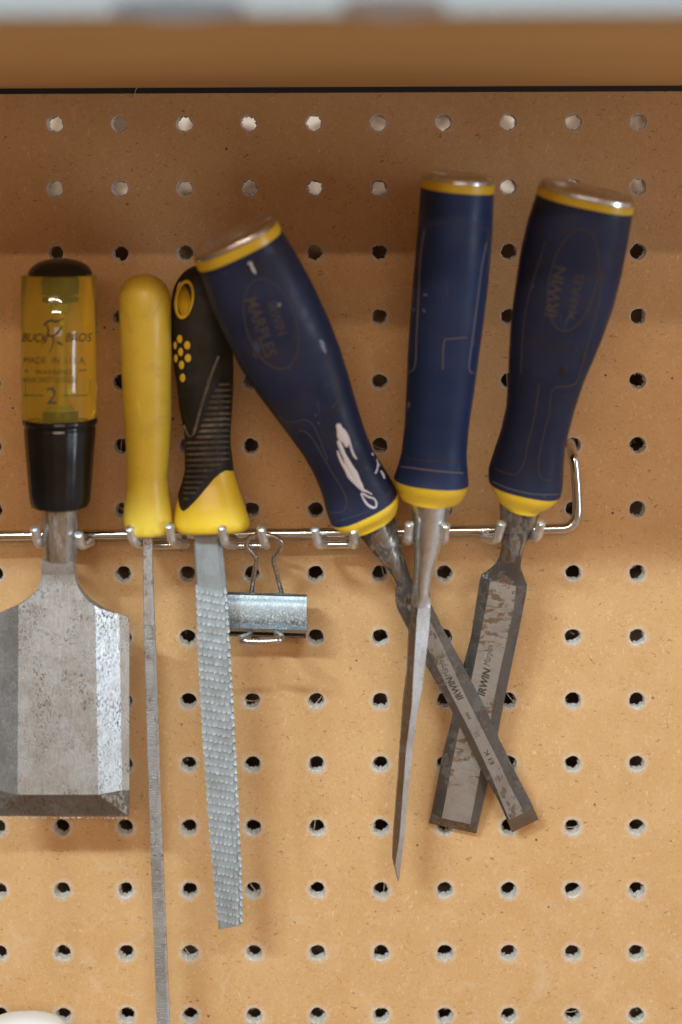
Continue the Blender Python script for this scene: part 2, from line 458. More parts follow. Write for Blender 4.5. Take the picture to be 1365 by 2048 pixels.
# loose fibres round the holes and on the face
def fibres():
    bm = bmesh.new(); rnd = random.Random(3)
    def strand(x, y, z, ln, r, curl, into=0.0, depth=0.0):
        a = rnd.uniform(0, 6.28); pts = []; p = Vector((x, y, z))
        for i in range(7):
            pts.append(p.copy()); a += rnd.uniform(-curl, curl)
            p += Vector((math.cos(a) * ln / 6, rnd.uniform(-.12, .10) + into, math.sin(a) * ln / 6))
            p.y = min(p.y, 3.5 if into else -.05)
        tube(bm, pts, lambda q: r * (1 - .7 * q), 4, False)
    for j in range(0, 15):
        for k_ in range(-1, 11):
            cx = (k_ - 4.5) * PITCH; cz = (7 - j) * PITCH
            for i in range(rnd.randint(12, 20) if j < 8 else 7):
                a = rnd.uniform(0, 6.28); rr = rnd.uniform(2.9, 4.0)
                strand(cx + rr * math.cos(a), -.08, cz + rr * math.sin(a), rnd.uniform(.5, 2.0), rnd.uniform(.04, .08), .9)
            if rnd.random() < .13:     # a sliver across the opening
                a = rnd.uniform(0, 3.14); r0 = 2.6; o_ = rnd.uniform(-1.4, 1.4)
                p = [Vector((cx + r0 * q * math.cos(a) - o_ * math.sin(a), 1.2 + .3 * q * q, cz + r0 * q * math.sin(a) + o_ * math.cos(a) + .5 * q * q)) for q in (-1, -.5, 0, .5, 1)]
                tube(bm, p, .10, 5, False)
    for i in range(520):
        x = rnd.uniform(-140, 150); z = rnd.uniform(-60, 187) if rnd.random() < .85 else rnd.uniform(-210, 0)
        strand(x, -.06, z, rnd.uniform(.6, 2.6), rnd.uniform(.03, .06), .8)
    # one long thread hanging out of the gap under the shelf
    tube(bm, crom([W(276, 172, 1.2), W(271, 182, 1.0), W(266, 194, .4), W(240, 190, .3)], 5), .16, 6, False)
    o = to_obj('loose_fibre', bm, m_fibre, smooth=60); tag(o, 'pale loose wood fibres clinging to the brown pegboard face', 'fibres', kind='stuff')
fibres()

bm = bmesh.new(); box(bm, -320, 320, 45, 60, -420, 330)
tag(to_obj('wall', bm, m_wall, smooth=0), kind='structure')

sh = thing('shelf', Vector((0, 0, SHELF_Z)), 'orange brown wooden shelf with a pale front edge across the top of the pegboard', 'shelf')
bm = bmesh.new(); box(bm, -400, 400, -SHELF_D, 3, SHELF_Z, SHELF_Z + 18)
to_obj('shelf_panel', bm, m_wood, sh, smooth=0)
bm = bmesh.new(); box(bm, -400, 400, -SHELF_D - 3, -SHELF_D - .05, SHELF_Z + .6, SHELF_Z + 24, .8)
to_obj('front_edge', bm, m_fascia, sh, smooth=0)
for (xa, xb, mm_, h0) in ((225, 490, m_patch, 0), (680, 890, m_patch2, 0)):
    pts = []
    bm = bmesh.new(); d = SHELF_D + 3.6; n_ = 20; top = []; bot = []
    for i in range(n_ + 1):
        q = i / n_; x = xa + (xb - xa) * q; hump = math.sin(math.pi * q) ** .7
        bot.append(bm.verts.new(W(x, 16 + 24 * hump, d))); top.append(bm.verts.new(W(x, 4 - 12 * hump, d)))
    for i in range(n_): bm.faces.new((bot[i], bot[i + 1], top[i + 1], top[i]))
    g = bmesh.ops.extrude_face_region(bm, geom=list(bm.faces))
    for v in [v for v in g['geom'] if isinstance(v, bmesh.types.BMVert)]: v.co.y += .5
    to_obj('dark_patch', bm, mm_, sh, smooth=30)
bm = bmesh.new(); box(bm, -400, 400, -.4, 4.6, 189.7, SHELF_Z - .05)  # black strip standing in for the shade in the gap under the shelf
to_obj('gap_shade_strip', bm, m_gap_shade, sh, smooth=0)

# ------------------------------------------------------------------ wire tool rack
rack = thing('tool_rack', W(680, 1060, 14), 'shiny bent wire tool rack with short prongs plugged into the pegboard', 'tool rack')
bm = bmesh.new()
rail = [W(-60, 1072, 15), W(200, 1069, 15), W(600, 1066, 15), W(1000, 1059, 15), W(1105, 1057, 15), W(1128, 1056, 15), W(1142, 1051, 15), W(1151, 1040, 15), W(1155, 1024, 15), W(1154, 980, 15), W(1150, 930, 15), W(1147, 912, 14), W(1144, 900, 9), W(1143, 891, 3), W(1142, 885, -3), W(1142, 884, -9)]
tube(bm, crom(rail, 6), 1.95, 20); to_obj('rail', bm, m_wire, rack, smooth=40)
# (tip), (bend), (rear) photo positions of each prong
prongs = [((69, 1056), (79, 1086), (96, 1082)), ((158, 1068), (163, 1088), (182, 1082)), ((259, 1056), (270, 1082), (294, 1088)), ((339, 1050), (345, 1080), (372, 1087)),
          ((444, 1054), (451, 1084), (470, 1089)), ((523, 1056), (530, 1084), (533, 1089)), ((630, 1057), (637, 1086), (648, 1087)), ((708, 1060), (709, 1086), (704, 1086)),
          ((819, 1047), (816, 1080), (812, 1076)), ((893, 1050), (888, 1078), (880, 1074)), ((1004, 1046), (993, 1078), (968, 1073)), ((1084, 1044), (1074, 1072), (1050, 1068))]
for i, (a, b, c) in enumerate(prongs):
    bm = bmesh.new()
    bd = W(b[0], b[1] + 4, 42)
    tp = W(a[0], a[1], 46)
    rear = W(c[0], c[1] + 2, 15.5)
    pts = crom([rear, rear.lerp(bd, .4), rear.lerp(bd, .8), bd + (tp - bd) * .14, bd.lerp(tp, .5), tp], 6)
    tube(bm, pts, 1.68, 18); to_obj('prong', bm, m_prong, rack, smooth=45)
for i in range(0, 12, 2):
    c0, c1 = prongs[i][2], prongs[i + 1][2]
    bm = bmesh.new(); tube(bm, [W(c0[0], c0[1] + 2, 15.4), W((c0[0] + c1[0]) / 2, (c0[1] + c1[1]) / 2 + 2, 15.2), W(c1[0], c1[1] + 2, 15.4)], 1.7, 14)
    to_obj('cross_bar', bm, m_wire, rack, smooth=45)

# ------------------------------------------------------------------ blade builder
def blade(bm, fr, ts, L, IL, IR, R, top, edge, back, rnd=None, mats=(0, 1, 2), nsub=4, edge_r=None):
    """bevel-edged section; rnd(t) 1 = round shank, 0 = flat blade. mats: flat face, left bevel, right bevel"""
    rings = []
    ang = [10, 60, 120, 170, 230, 310]
    for t in ts:
        l, il, ir, r = L(t), IL(t), IR(t), R(t); tp, ed, bk = top(t), edge(t), back(t); er = edge_r(t) if edge_r else ed
        C = [(r, er), (ir, tp), (il, tp), (l, ed), (l, -bk), (r, -bk)]
        q = rnd(t) if rnd else 0.0; cx = (l + r) / 2; h = (r - l) / 2; vc = (tp - bk) / 2; vh = (tp + bk) / 2
        ring = []
        for i in range(6):
            a, b = C[i], C[(i + 1) % 6]; a0 = ang[i]; a1 = ang[(i + 1) % 6] + (360 if i == 5 else 0)
            for k_ in range(nsub):
                f = k_ / nsub; x = a[0] + (b[0] - a[0]) * f; v = a[1] + (b[1] - a[1]) * f
                an = math.radians(a0 + (a1 - a0) * f)
                X = x * (1 - q) + (cx + h * math.cos(an)) * q; V = v * (1 - q) + (vc + vh * math.sin(an)) * q
                ring.append(bm.verts.new(fr.at(t, X, V)))
        rings.append(ring)
    for a, b in zip(rings, rings[1:]):
        n_ = len(a)
        for k_ in range(n_):
            f = bm.faces.new((a[k_], a[(k_ + 1) % n_], b[(k_ + 1) % n_], b[k_])); s_ = k_ // nsub
            f.material_index = mats[2] if s_ in (0, 5) else mats[0] if s_ == 1 else mats[1] if s_ in (2, 3) else mats[0]
    for r_ in (rings[0], rings[-1]): bm.faces.new(r_)
    return rings
def sstep(a, b, x):
    q = min(1, max(0, (x - a) / (b - a))); return q * q * (3 - 2 * q)
def mirror_lathe(fr, prof):
    """prof: list of (t, half width px)"""
    T = [p[0] for p in prof]; H = [p[1] for p in prof]
    return lambda t: float(np.interp(t, T, H))

# ------------------------------------------------------------------ wide chisel with clear yellow handle
c1 = thing('wood_chisel', W(118, 1060, 36), 'very wide pitted chisel with a clear yellow handle, black cap and black ferrule', 'chisel', 'wood chisels on the rack')
f1 = Frame((118, 516), (119, 1636), 43, 40)
def lathe(fr, bm, prof, cx, seg=48, ex=2.0, facets=0, vr=1.0):
    H = mirror_lathe(fr, prof); ts = [p[0] for p in prof]
    loft(bm, fr, ts, lambda t: cx - H(t), lambda t: cx + H(t), lambda t: H(t) * .186 * vr, ex, seg, facets=facets)
bm = bmesh.new(); lathe(f1, bm, [(0, .5), (1.0, 14), (3.5, 28), (8, 42), (13, 51), (20, 58.5), (27, 62.5), (31.5, 64), (33.5, 62), (34, 40)], 3)
to_obj('end_cap', bm, m_blackgloss, c1, smooth=50)
bm = bmesh.new(); lathe(f1, bm, [(33, 50), (33.2, 70), (34.5, 73.5), (37, 75), (200, 75.5), (312, 75.5), (319, 74), (322, 70), (323, 50)], 0, 96)
hb = bvh_of(bm); acet = to_obj('clear_handle', bm, m_acet, c1, smooth=40)
for nm, prof, mm_ in (('dark_core', [(36, 24), (40, 26), (74, 26), (77, 24)], m_core), ('dark_disc', [(81, 23), (84, 25.5), (90, 25.5), (92, 22)], m_core), ('core_neck', [(92, 14), (108, 14.5), (112, 11)], m_core2),
                      ('core_rod', [(112, 9), (200, 9), (290, 10)], mat('amber_core', (.50, .30, .05), .4)), ('core_plug', [(290, 15), (296, 19), (318, 20)], m_core2), ('core_ring', [(302, 24), (306, 25), (321, 24)], m_core)):
    bm = bmesh.new(); lathe(f1, bm, prof, 2, 24); to_obj(nm, bm, mm_, acet, smooth=50)
bm = bmesh.new(); lathe(f1, bm, [(320.5, 66), (321, 73), (323, 75), (327, 75.5), (331, 74), (334, 70.5), (337, 70.5), (340, 71.5), (344, 71.8), (470, 62), (488, 59.5), (496, 56), (500, 47), (501, 30)], 2, 96, 2.0, 20)
to_obj('ferrule', bm, m_blackgloss, c1, smooth=18)
text('lettering', 'BUCK', hb, (43, 683), (1, .03), 17, m_ink2, c1, .80, .012, .25)
text('lettering', 'BROS', hb, (130, 683), (1, .0), 17, m_ink2, c1, .88, .012, .25)
text('lettering', 'MADE  IN  U.S.A.', hb, (47, 727), (1, .0), 13, m_ink2, c1, .93, -.004, 0)
text('lettering', 'WARNING', hb, (71, 749), (1, .0), 10, m_ink2, c1, 1.05, .0, 0)
text('lettering', 'WEAR SAFETY GOGGLES', hb, (46, 765), (1, .0), 11, m_ink2, c1, .62, .0, 0)
text('numeral', '2', hb, (92, 808), (1, .0), 34, m_ink, c1, 1.0, .0, 0, label='large dark number 2 printed on the clear handle')
bm = bmesh.new()
for p in ([(50, 742), (57, 742)], [(158, 741), (174, 740)], [(47, 790), (88, 791)], [(126, 791), (175, 790)]): ribbon(bm, hb, p, 2.6, .03, 8, .04)
to_obj('printed_rule', bm, m_ink2, c1, smooth=0)
bm = bmesh.new()
for p in ([(88, 652, 3), (93, 645, 4), (102, 641, 4), (112, 643, 5), (122, 640, 3), (128, 636, 2)], [(92, 646, 2), (97, 658, 4), (97, 668, 4), (104, 673, 4), (113, 668, 4), (121, 658, 4), (125, 652, 3)],
          [(98, 668, 3), (92, 680, 3), (84, 690, 1.5)], [(108, 672, 3), (106, 690, 2.5), (98, 708, 1.5)], [(114, 684, 3), (122, 688, 4), (126, 690, 2)]): ribbon(bm, hb, p, 3, .03, 6, .04)
to_obj('printed_emblem', bm, m_ink2, c1, smooth=0, label='worn dark antler-like emblem between the printed words')
# socket
bm = bmesh.new()
sockp = lambda t: float(np.interp(t, [496, 520, 545, 565, 585, 600, 612, 640], [37, 36.5, 35.5, 34.5, 33.5, 32.5, 31.5, 31]))
skew = lambda t: 3 + 0.0 * t
# flats: front panel inside a rounder shank
def flatrnd(t): return .55 + .45 * (0 if t > 520 else 0)
blade(bm, f1, [496, 505, 530, 560, 590, 602, 604, 606], lambda t: skew(t) - sockp(t), lambda t: skew(t) - sockp(t) * .52, lambda t: skew(t) + sockp(t) * .52, lambda t: skew(t) + sockp(t),
      lambda t: float(np.interp(t, [496, 602, 606], [6.6, 5.9, 4.6])), lambda t: 2.5, lambda t: 6.0 if t < 600 else 5.0, lambda t: .35, (0, 0, 0))
to_obj('socket', bm, m_socket, c1, smooth=25)
bl_L = f1.poly([(87, 1118), (86, 1154), (76, 1177), (64, 1191), (51, 1201), (36, 1211), (20, 1218), (0, 1227), (-21, 1236), (-21, 1300), (-21, 1636)])
bl_R = f1.poly([(150, 1118), (152, 1154), (158, 1172), (167, 1186), (179, 1199), (197, 1213), (220, 1225), (257, 1238), (257, 1300), (257, 1640)])
il = f1.poly([(40, 1200), (38, 1585)]); ir = f1.poly([(193, 1200), (199, 1585)])
t_b = f1.ts(118, 1585)[0]; t_e = f1.ts(118, 1636)[0]
def IL1(t): return max(bl_L(t) + .3, il(t)) if t <= t_b + .5 else il(t_b) + (bl_L(t_e) + 2 - il(t_b)) * (t - t_b) / (t_e - t_b)
def IR1(t): return min(bl_R(t) - .3, ir(t)) if t <= t_b + .5 else ir(t_b) + (bl_R(t_e) - 2 - ir(t_b)) * (t - t_b) / (t_e - t_b)
def top1(t): return 2.4 + 2.7 * (1 - sstep(598, 640, t)) if t <= t_b + .5 else 2.4 + (-2.2 - 2.4) * (t - t_b) / (t_e - t_b)
def edge1(t):
    e_ = 2.4 - (IL1(t) - bl_L(t)) * .186 * .58
    return e_ if t <= t_b + .5 else edge1(t_b) + (-2.3 - edge1(t_b)) * (t - t_b) / (t_e - t_b)
def edge1r(t):
    e_ = 2.4 - (bl_R(t) - IR1(t)) * .186 * .60
    return e_ if t <= t_b + .5 else edge1r(t_b) + (-2.3 - edge1r(t_b)) * (t - t_b) / (t_e - t_b)
ts = [602, 615, 630, 642, 652, 660, 668, 676, 684, 692, 700, 706, 711, 716, 721, 735, 800, 950, t_b]
bm = bmesh.new(); blade(bm, f1, ts, bl_L, IL1, IR1, bl_R, top1, edge1, lambda t: 2.5, None, (0, 0, 0), 4, edge1r)
rings = blade(bm, f1, [t_b, t_e], bl_L, IL1, IR1, bl_R, top1, edge1, lambda t: 2.5, None, (1, 1, 1), 4, edge1r)
bm2 = bvh_of(bm)
to_obj('blade', bm, [m_steel_wide, m_bevel_ground], c1, smooth=12)
# burr on the cutting edge
bm = bmesh.new(); rnd = random.Random(5)
for i in range(46):
    x = -15 + i * 5.9 + rnd.uniform(-2, 2); p = W(x, 1636 + rnd.uniform(-1, .5), 38.2)
    bmesh.ops.create_icosphere(bm, subdivisions=1, radius=rnd.uniform(.15, .45), matrix=Matrix.Translation(p) @ Matrix.Diagonal((1.6, .8, .6, 1)))
tag(to_obj('edge_burr', bm, m_prong, c1, smooth=0), kind='stuff')

# ------------------------------------------------------------------ file with plain yellow handle
c2 = thing('hand_file', W(298, 1065, 36), 'narrow ridged file with a plain all-yellow plastic handle', 'file')
f2 = Frame((289, 548), (299, 1065), 44, 36)
L2 = smoothf(f2.poly([(289, 547.5), (283, 548), (275, 549.5), (264, 553), (253, 560), (245, 569), (240, 580), (238, 600), (240, 645), (243.6, 736), (247, 810), (253, 901), (254.6, 967), (249, 1011), (247, 1035), (249, 1051), (254, 1062), (254, 1068)]), 5)
R2 = smoothf(f2.poly([(290, 547.5), (298, 549), (311, 553), (322, 560), (332, 570), (338, 582), (341, 600), (343, 645), (342.5, 773), (342, 828), (339, 901), (335, 956), (340.6, 993), (345, 1022), (347, 1040), (346, 1055), (343, 1065), (342, 1068)]), 5)
bm = bmesh.new()
ts = [0, .8, 2.5, 5, 9, 14, 20, 28] + lin(38, 505, 40) + [512, 516, 518]
def hv2(t): return float(np.interp(t, [0, 3, 8, 16, 30, 60, 200, 350, 410, 460, 510, 514, 518], [.4, 3.4, 5.6, 7.6, 9.0, 9.6, 9.6, 8.8, 8.4, 9.2, 9.4, 9.0, 7.0]))
loft(bm, f2, ts, lambda t: L2(t) if t > 1 else -2, lambda t: R2(t) if t > 1 else 2, hv2, 2.15, 56)
b2 = bvh_of(bm); to_obj('handle', bm, m_yellow_old, c2, smooth=50)
bm = bmesh.new(); rnd = random.Random(8)      # moulding flash on the right side
for i in range(14):
    p, n_ = hit(b2, 340.5 - i * .05, 800 + i * 4.4, 0)
    p = f2.at(f2.ts(341, 800 + i * 4.4)[0], R2(f2.ts(341, 800 + i * 4.4)[0]) - .6, 0)
    bmesh.ops.create_icosphere(bm, subdivisions=1, radius=rnd.uniform(.15, .5), matrix=Matrix.Translation(p) @ Matrix.Diagonal((.7, 1, 1.7, 1)))
tag(to_obj('moulding_flash', bm, m_yellow_old, c2, smooth=60), kind='stuff')
f2b = Frame((295, 1060), (327, 2060), 36, 30)
LL = f2b.poly([(285, 1060), (287, 1150), (288, 1250), (292, 1400), (298, 1600), (306, 1820), (315, 2060)])
RR = f2b.poly([(305, 1060), (306, 1150), (310, 1250), (316, 1400), (322, 1600), (331, 1820), (341, 2060)])
bm = bmesh.new()
blade(bm, f2b, lin(0, 188, 12), LL, lambda t: LL(t) + 2, lambda t: RR(t) - 4, RR, lambda t: 1.6, lambda t: .9, lambda t: 1.6)
to_obj('tang', bm, [m_file] * 3, c2, smooth=20)
bm = bmesh.new(); rings = []; t = 188.5; i = 0; rnd = random.Random(4)
ts = []
while t < 1000: ts += [(t, 0), (t + .9, 1), (t + 3.4, 1)]; t += 4.7 + rnd.uniform(-.12, .12)
hm = {round(a, 4): b for a, b in ts}
blade(bm, f2b, [a for a, b in ts], LL, lambda t: LL(t) + 1.6, lambda t: RR(t) - 4.5, RR, lambda t: 1.35 + .36 * hm[round(t, 4)], lambda t: .8, lambda t: 1.5, None, (0, 0, 0), 2)
to_obj('ridged_blade', bm, [m_file] * 3, c2, smooth=25)

# ------------------------------------------------------------------ rasp with black and yellow grip
c3 = thing('rasp', W(420, 1064, 34), 'flat rasp with raised teeth and a ribbed black and yellow grip with hanging hole', 'rasp')
f3 = Frame((405, 532), (424, 1063), 35, 35)
L3 = smoothf(f3.poly([(398, 531), (388, 532), (380, 535), (371, 541), (364, 549), (355, 561), (348, 577), (344, 600), (343.7, 657), (346, 711), (354.6, 766), (360, 815), (368, 853), (371, 875), (371, 941), (364, 968), (358, 985), (352, 1010), (348.5, 1035), (348, 1053), (352, 1060), (358, 1064)]), 6)
R3 = smoothf(f3.poly([(412, 531), (422, 534), (436, 545), (448, 565), (458, 600), (463, 650), (466, 700), (466.5, 766), (464, 821), (461, 862), (461, 889), (464.5, 916), (467, 941), (475, 968), (488.6, 1007), (497, 1030), (501, 1044), (499.5, 1055), (492, 1062), (486, 1064)]), 6)
hv3 = lambda t: float(np.interp(t, [0, 5, 15, 40, 150, 300, 360, 430, 480, 515, 525, 531], [2, 5, 7.5, 9.3, 10, 8.8, 8.2, 8.8, 10.5, 11.0, 10.2, 8]))
def tend(x):  # lower edge of the black rubber, t as a function of photo x
    return float(np.interp(x, [350, 358, 364, 371, 382, 398, 415, 431, 445, 455, 467, 480], [975, 992, 1009, 1014, 1006, 990, 971, 952, 941, 937, 942, 950])) - 532
# yellow body shows below the rubber
bm = bmesh.new()
loft(bm, f3, lin(380, 500, 24) + [506, 512, 517, 521, 525, 528, 530.5], L3, R3, hv3, 2.4, 64, inset=.6)
to_obj('yellow_body', bm, m_yellow, c3, smooth=50)
bm = bmesh.new(); rings = []
seg = 72; T3 = [0, 1, 3, 6, 10, 16, 24, 34] + lin(46, 395, 50)
for q, t in enumerate(T3 + ['e%d' % i for i in range(12)]):
    ring = []
    for k_ in range(seg):
        a = 2 * math.pi * k_ / seg; x, y = sup(a, 2.4)
        if isinstance(t, str):
            i = int(t[1:]) + 1; te = None
            # end of rubber along this side
            tt = 420.0
            for _ in range(6):
                l, r = L3(tt), R3(tt); pxp = f3.A + f3.e * tt + f3.p * ((l + r) / 2 + (r - l) / 2 * x); te = tend(pxp.x) if y > -.3 else 415.0; tt = te
            tq = 395 + (te - 395) * min(1, i / 11); lift = 2.0 if i < 11 else .0
            if i == 12: lift = -6
        else: tq = t; lift = 2.0
        l, r = L3(tq), R3(tq); c = (l + r) / 2; h = (r - l) / 2 + lift * .3; d_ = hv3(tq) + lift * .25
        ring.append(bm.verts.new(f3.at(tq, c + h * x, d_ * y)))
    rings.append(ring)
skin(bm, rings, False); bm.faces.new(rings[0])
b3 = bvh_of(bm)
grip = to_obj('rubber_grip', bm, m_black, c3, smooth=50)
# hanging hole: cut through the grip
hc = f3.ts(369, 599)
def ell(s_, v, rx_, ry_, n_=40, rot=-.16):
    pts = []
    for k_ in range(n_):
        a = 2 * math.pi * k_ / n_; x = rx_ * math.cos(a); y = ry_ * math.sin(a)
        pts.append(f3.at(hc[0] + y * math.cos(rot) + x * math.sin(rot), hc[1] + x * math.cos(rot) - y * math.sin(rot) + s_, v))
    return pts
cut = bmesh.new(); skin(cut, [[cut.verts.new(p) for p in ell(0, v, 17.5, 37)] for v in (-20, 20)])
co = to_obj('cutter', cut, m_black, c3, smooth=0)
bpy.context.view_layer.update()
md = grip.modifiers.new('hole', 'BOOLEAN'); md.operation = 'DIFFERENCE'; md.object = co; md.solver = 'EXACT'
dg = bpy.context.evaluated_depsgraph_get(); me = bpy.data.meshes.new_from_object(grip.evaluated_get(dg))
grip.modifiers.clear(); grip.data = me; bpy.data.objects.remove(co)
me.shade_smooth(); me.set_sharp_from_angle(angle=math.radians(50))
bm = bmesh.new(); rings = []
def surf_off(px_, py_): return hit(b3, px_, py_, 0)
prof = [(19.5, 39.5, -.2), (19.8, 40, .35), (18.5, 38.5, .8), (16, 35.5, .95), (14.2, 33.0, .6), (13.4, 32, -1), (13.0, 31.5, -8)]
for rx_, ry_, o_ in prof:
    ring = []
    for k_ in range(48):
        a = 2 * math.pi * k_ / 48; x = rx_ * math.cos(a); y = ry_ * math.sin(a); rot = .16
        X = 369 + x * math.cos(rot) - y * math.sin(rot); Y = 599 + x * math.sin(rot) + y * math.cos(rot)
        X0 = max(X, 346.5)
        p, n_ = hit(b3, X0, Y, 0)
        ring.append(bm.verts.new(W(X, Y, -p.y + o_)))
    rings.append(ring)
skin(bm, rings, False); bm.faces.new(rings[-1]); to_obj('hole_liner', bm, m_yellow, c3, smooth=50)
for (x, y, a, b) in ((360, 678, 5, 8.6), (351, 691, 3, 7.8), (375, 690.5, 6.2, 8.7), (362, 704, 4.7, 8.5), (352.4, 717, 3.2, 8.5), (376.5, 716, 6.4, 8.5), (363.6, 730, 5, 8.7), (365.8, 755.7, 5, 8.7)):
    bm = bmesh.new(); disc(bm, b3, x, y, a, b, .0, .35); to_obj('yellow_dot', bm, m_yellow, c3, smooth=60)
bm = bmesh.new()
ribbon(bm, b3, [(438, 712, 5), (425, 745, 6), (411, 785, 6.5), (398, 830, 6.5), (389, 862, 6), (384, 872, 4), (379, 872, 3), (373, 862, 3), (369, 850, 2)], 6, .55)
to_obj('grip_seam', bm, m_rib, c3, smooth=50)
ribs = [(900, 410, 459), (912, 385, 461)]
ribs = [(912, 392, 461), (955, 355, 465), (998, 333, 465), (1040, 314, 464), (1083, 302, 463), (1127, 291, 463), (1168, 276, 462), (1210, 263, 462), (1253, 249, 461), (1295, 231, 460), (1338, 157, 460), (1380, 157, 459.5), (1422, 157, 460), (1465, 159, 460),
        (1505, 160, 445), (1545, 152, 431), (1587, 147, 421), (1628, 142, 412), (1668, 142, 403), (1706, 143, 395), (1748, 146, 382)]
for y, xl, xr in ribs:
    Y = 520 + y / 3.657; X = 330 + xl / 3.657
    bm = bmesh.new(); xs = lin(X, xr - 2.5, 12)
    rw = 6.0 if y < 1480 else 5.2
    ribbon(bm, b3, [(x, Y + .035 * (X - x), rw * (.25 if i in (0, 11) else 1)) for i, x in enumerate(xs)], 5, 1.0, 0)
    to_obj('rib', bm, m_rib, c3, smooth=60)
# blade
f3b = Frame((417, 1055), (461, 1850), 35, 30)
BL = f3b.poly([(388, 1055), (389.5, 1100), (393, 1150), (396, 1200), (399, 1300), (404, 1400), (410, 1500), (417, 1600), (425, 1700), (433, 1790), (438, 1850)])
BR = f3b.poly([(444, 1055), (446, 1100), (451, 1150), (455, 1200), (460, 1300), (466, 1400), (471, 1500), (476, 1600), (481, 1700), (484, 1790), (485, 1858)])
bm = bmesh.new()
def tl(t): return t
rr = blade(bm, f3b, lin(0, 795, 60), BL, lambda t: BL(t) + 3, lambda t: BR(t) - 9, BR, lambda t: 1.5, lambda t: 1.1, lambda t: 1.3, None, (0, 0, 0), 3, lambda t: .1)
for v in rr[-1]: v.co += Vector((0, 0, -(v.co.x - rr[-1][0].co.x) * -.12))
to_obj('blade', bm, [m_rasp] * 3, c3, smooth=20)
bm = bmesh.new(); rnd = random.Random(11)
def tooth(t, s_, wd, ln, hgt, v0, side=0):
    rows = []
    for q, vv in ((0, 0.02), (.5, .30), (.86, .72), (.97, 1.0)):
        rows.append([f3b.at(t + ln * q - (abs(u) ** 2) * ln * .13 * q, s_ + u * wd / 2 * (1 - .1 * q) + side * q * 3, v0 + hgt * vv * (1 - .12 * u * u)) for u in (-1, -.5, 0, .5, 1)])
    rows.append([f3b.at(t + ln * .98 - (abs(u) ** 2) * ln * .12, s_ + u * wd / 2 * .9 + side * 3, v0 + hgt * .8 * (1 - .12 * u * u)) for u in (-1, -.5, 0, .5, 1)])
    rows.append([f3b.at(t + ln * .80 - (abs(u) ** 2) * ln * .12, s_ + u * wd / 2 * .8 + side * 2, v0 - .05) for u in (-1, -.5, 0, .5, 1)])
    V = [[bm.verts.new(p) for p in r_] for r_ in rows]
    for a, b in zip(V, V[1:]):
        for k_ in range(4): bm.faces.new((a[k_], a[k_ + 1], b[k_ + 1], b[k_]))
t = 112.0; row = 0
while t < 775:
    l, r = BL(t + 8), BR(t + 8); nT = 6; wd = (r - 9 - l) / (nT - .6)
    for i in range(nT):
        s_ = l + wd * (i + (.15 if row % 2 else -.1)) + wd * .35
        tooth(t + i * 2.2 + rnd.uniform(-.7, .7), s_ + rnd.uniform(-.5, .5), wd * rnd.uniform(.94, 1.06), 15.5, .42 + rnd.uniform(-.12, .10), 1.46)
    tooth(t + 5 * 1.9 + rnd.uniform(-1, 1), r - 4.2 + rnd.uniform(-.8, .8), wd * .8, 13, .7, .75, 1.1)
    tooth(t - 2, l + 1.2, wd * .4, 12, .5, 1.2, -.9)
    t += 15.6; row += 1
o = to_obj('teeth', bm, m_rasp, c3, smooth=25, recalc=False); tag(o, kind='stuff')

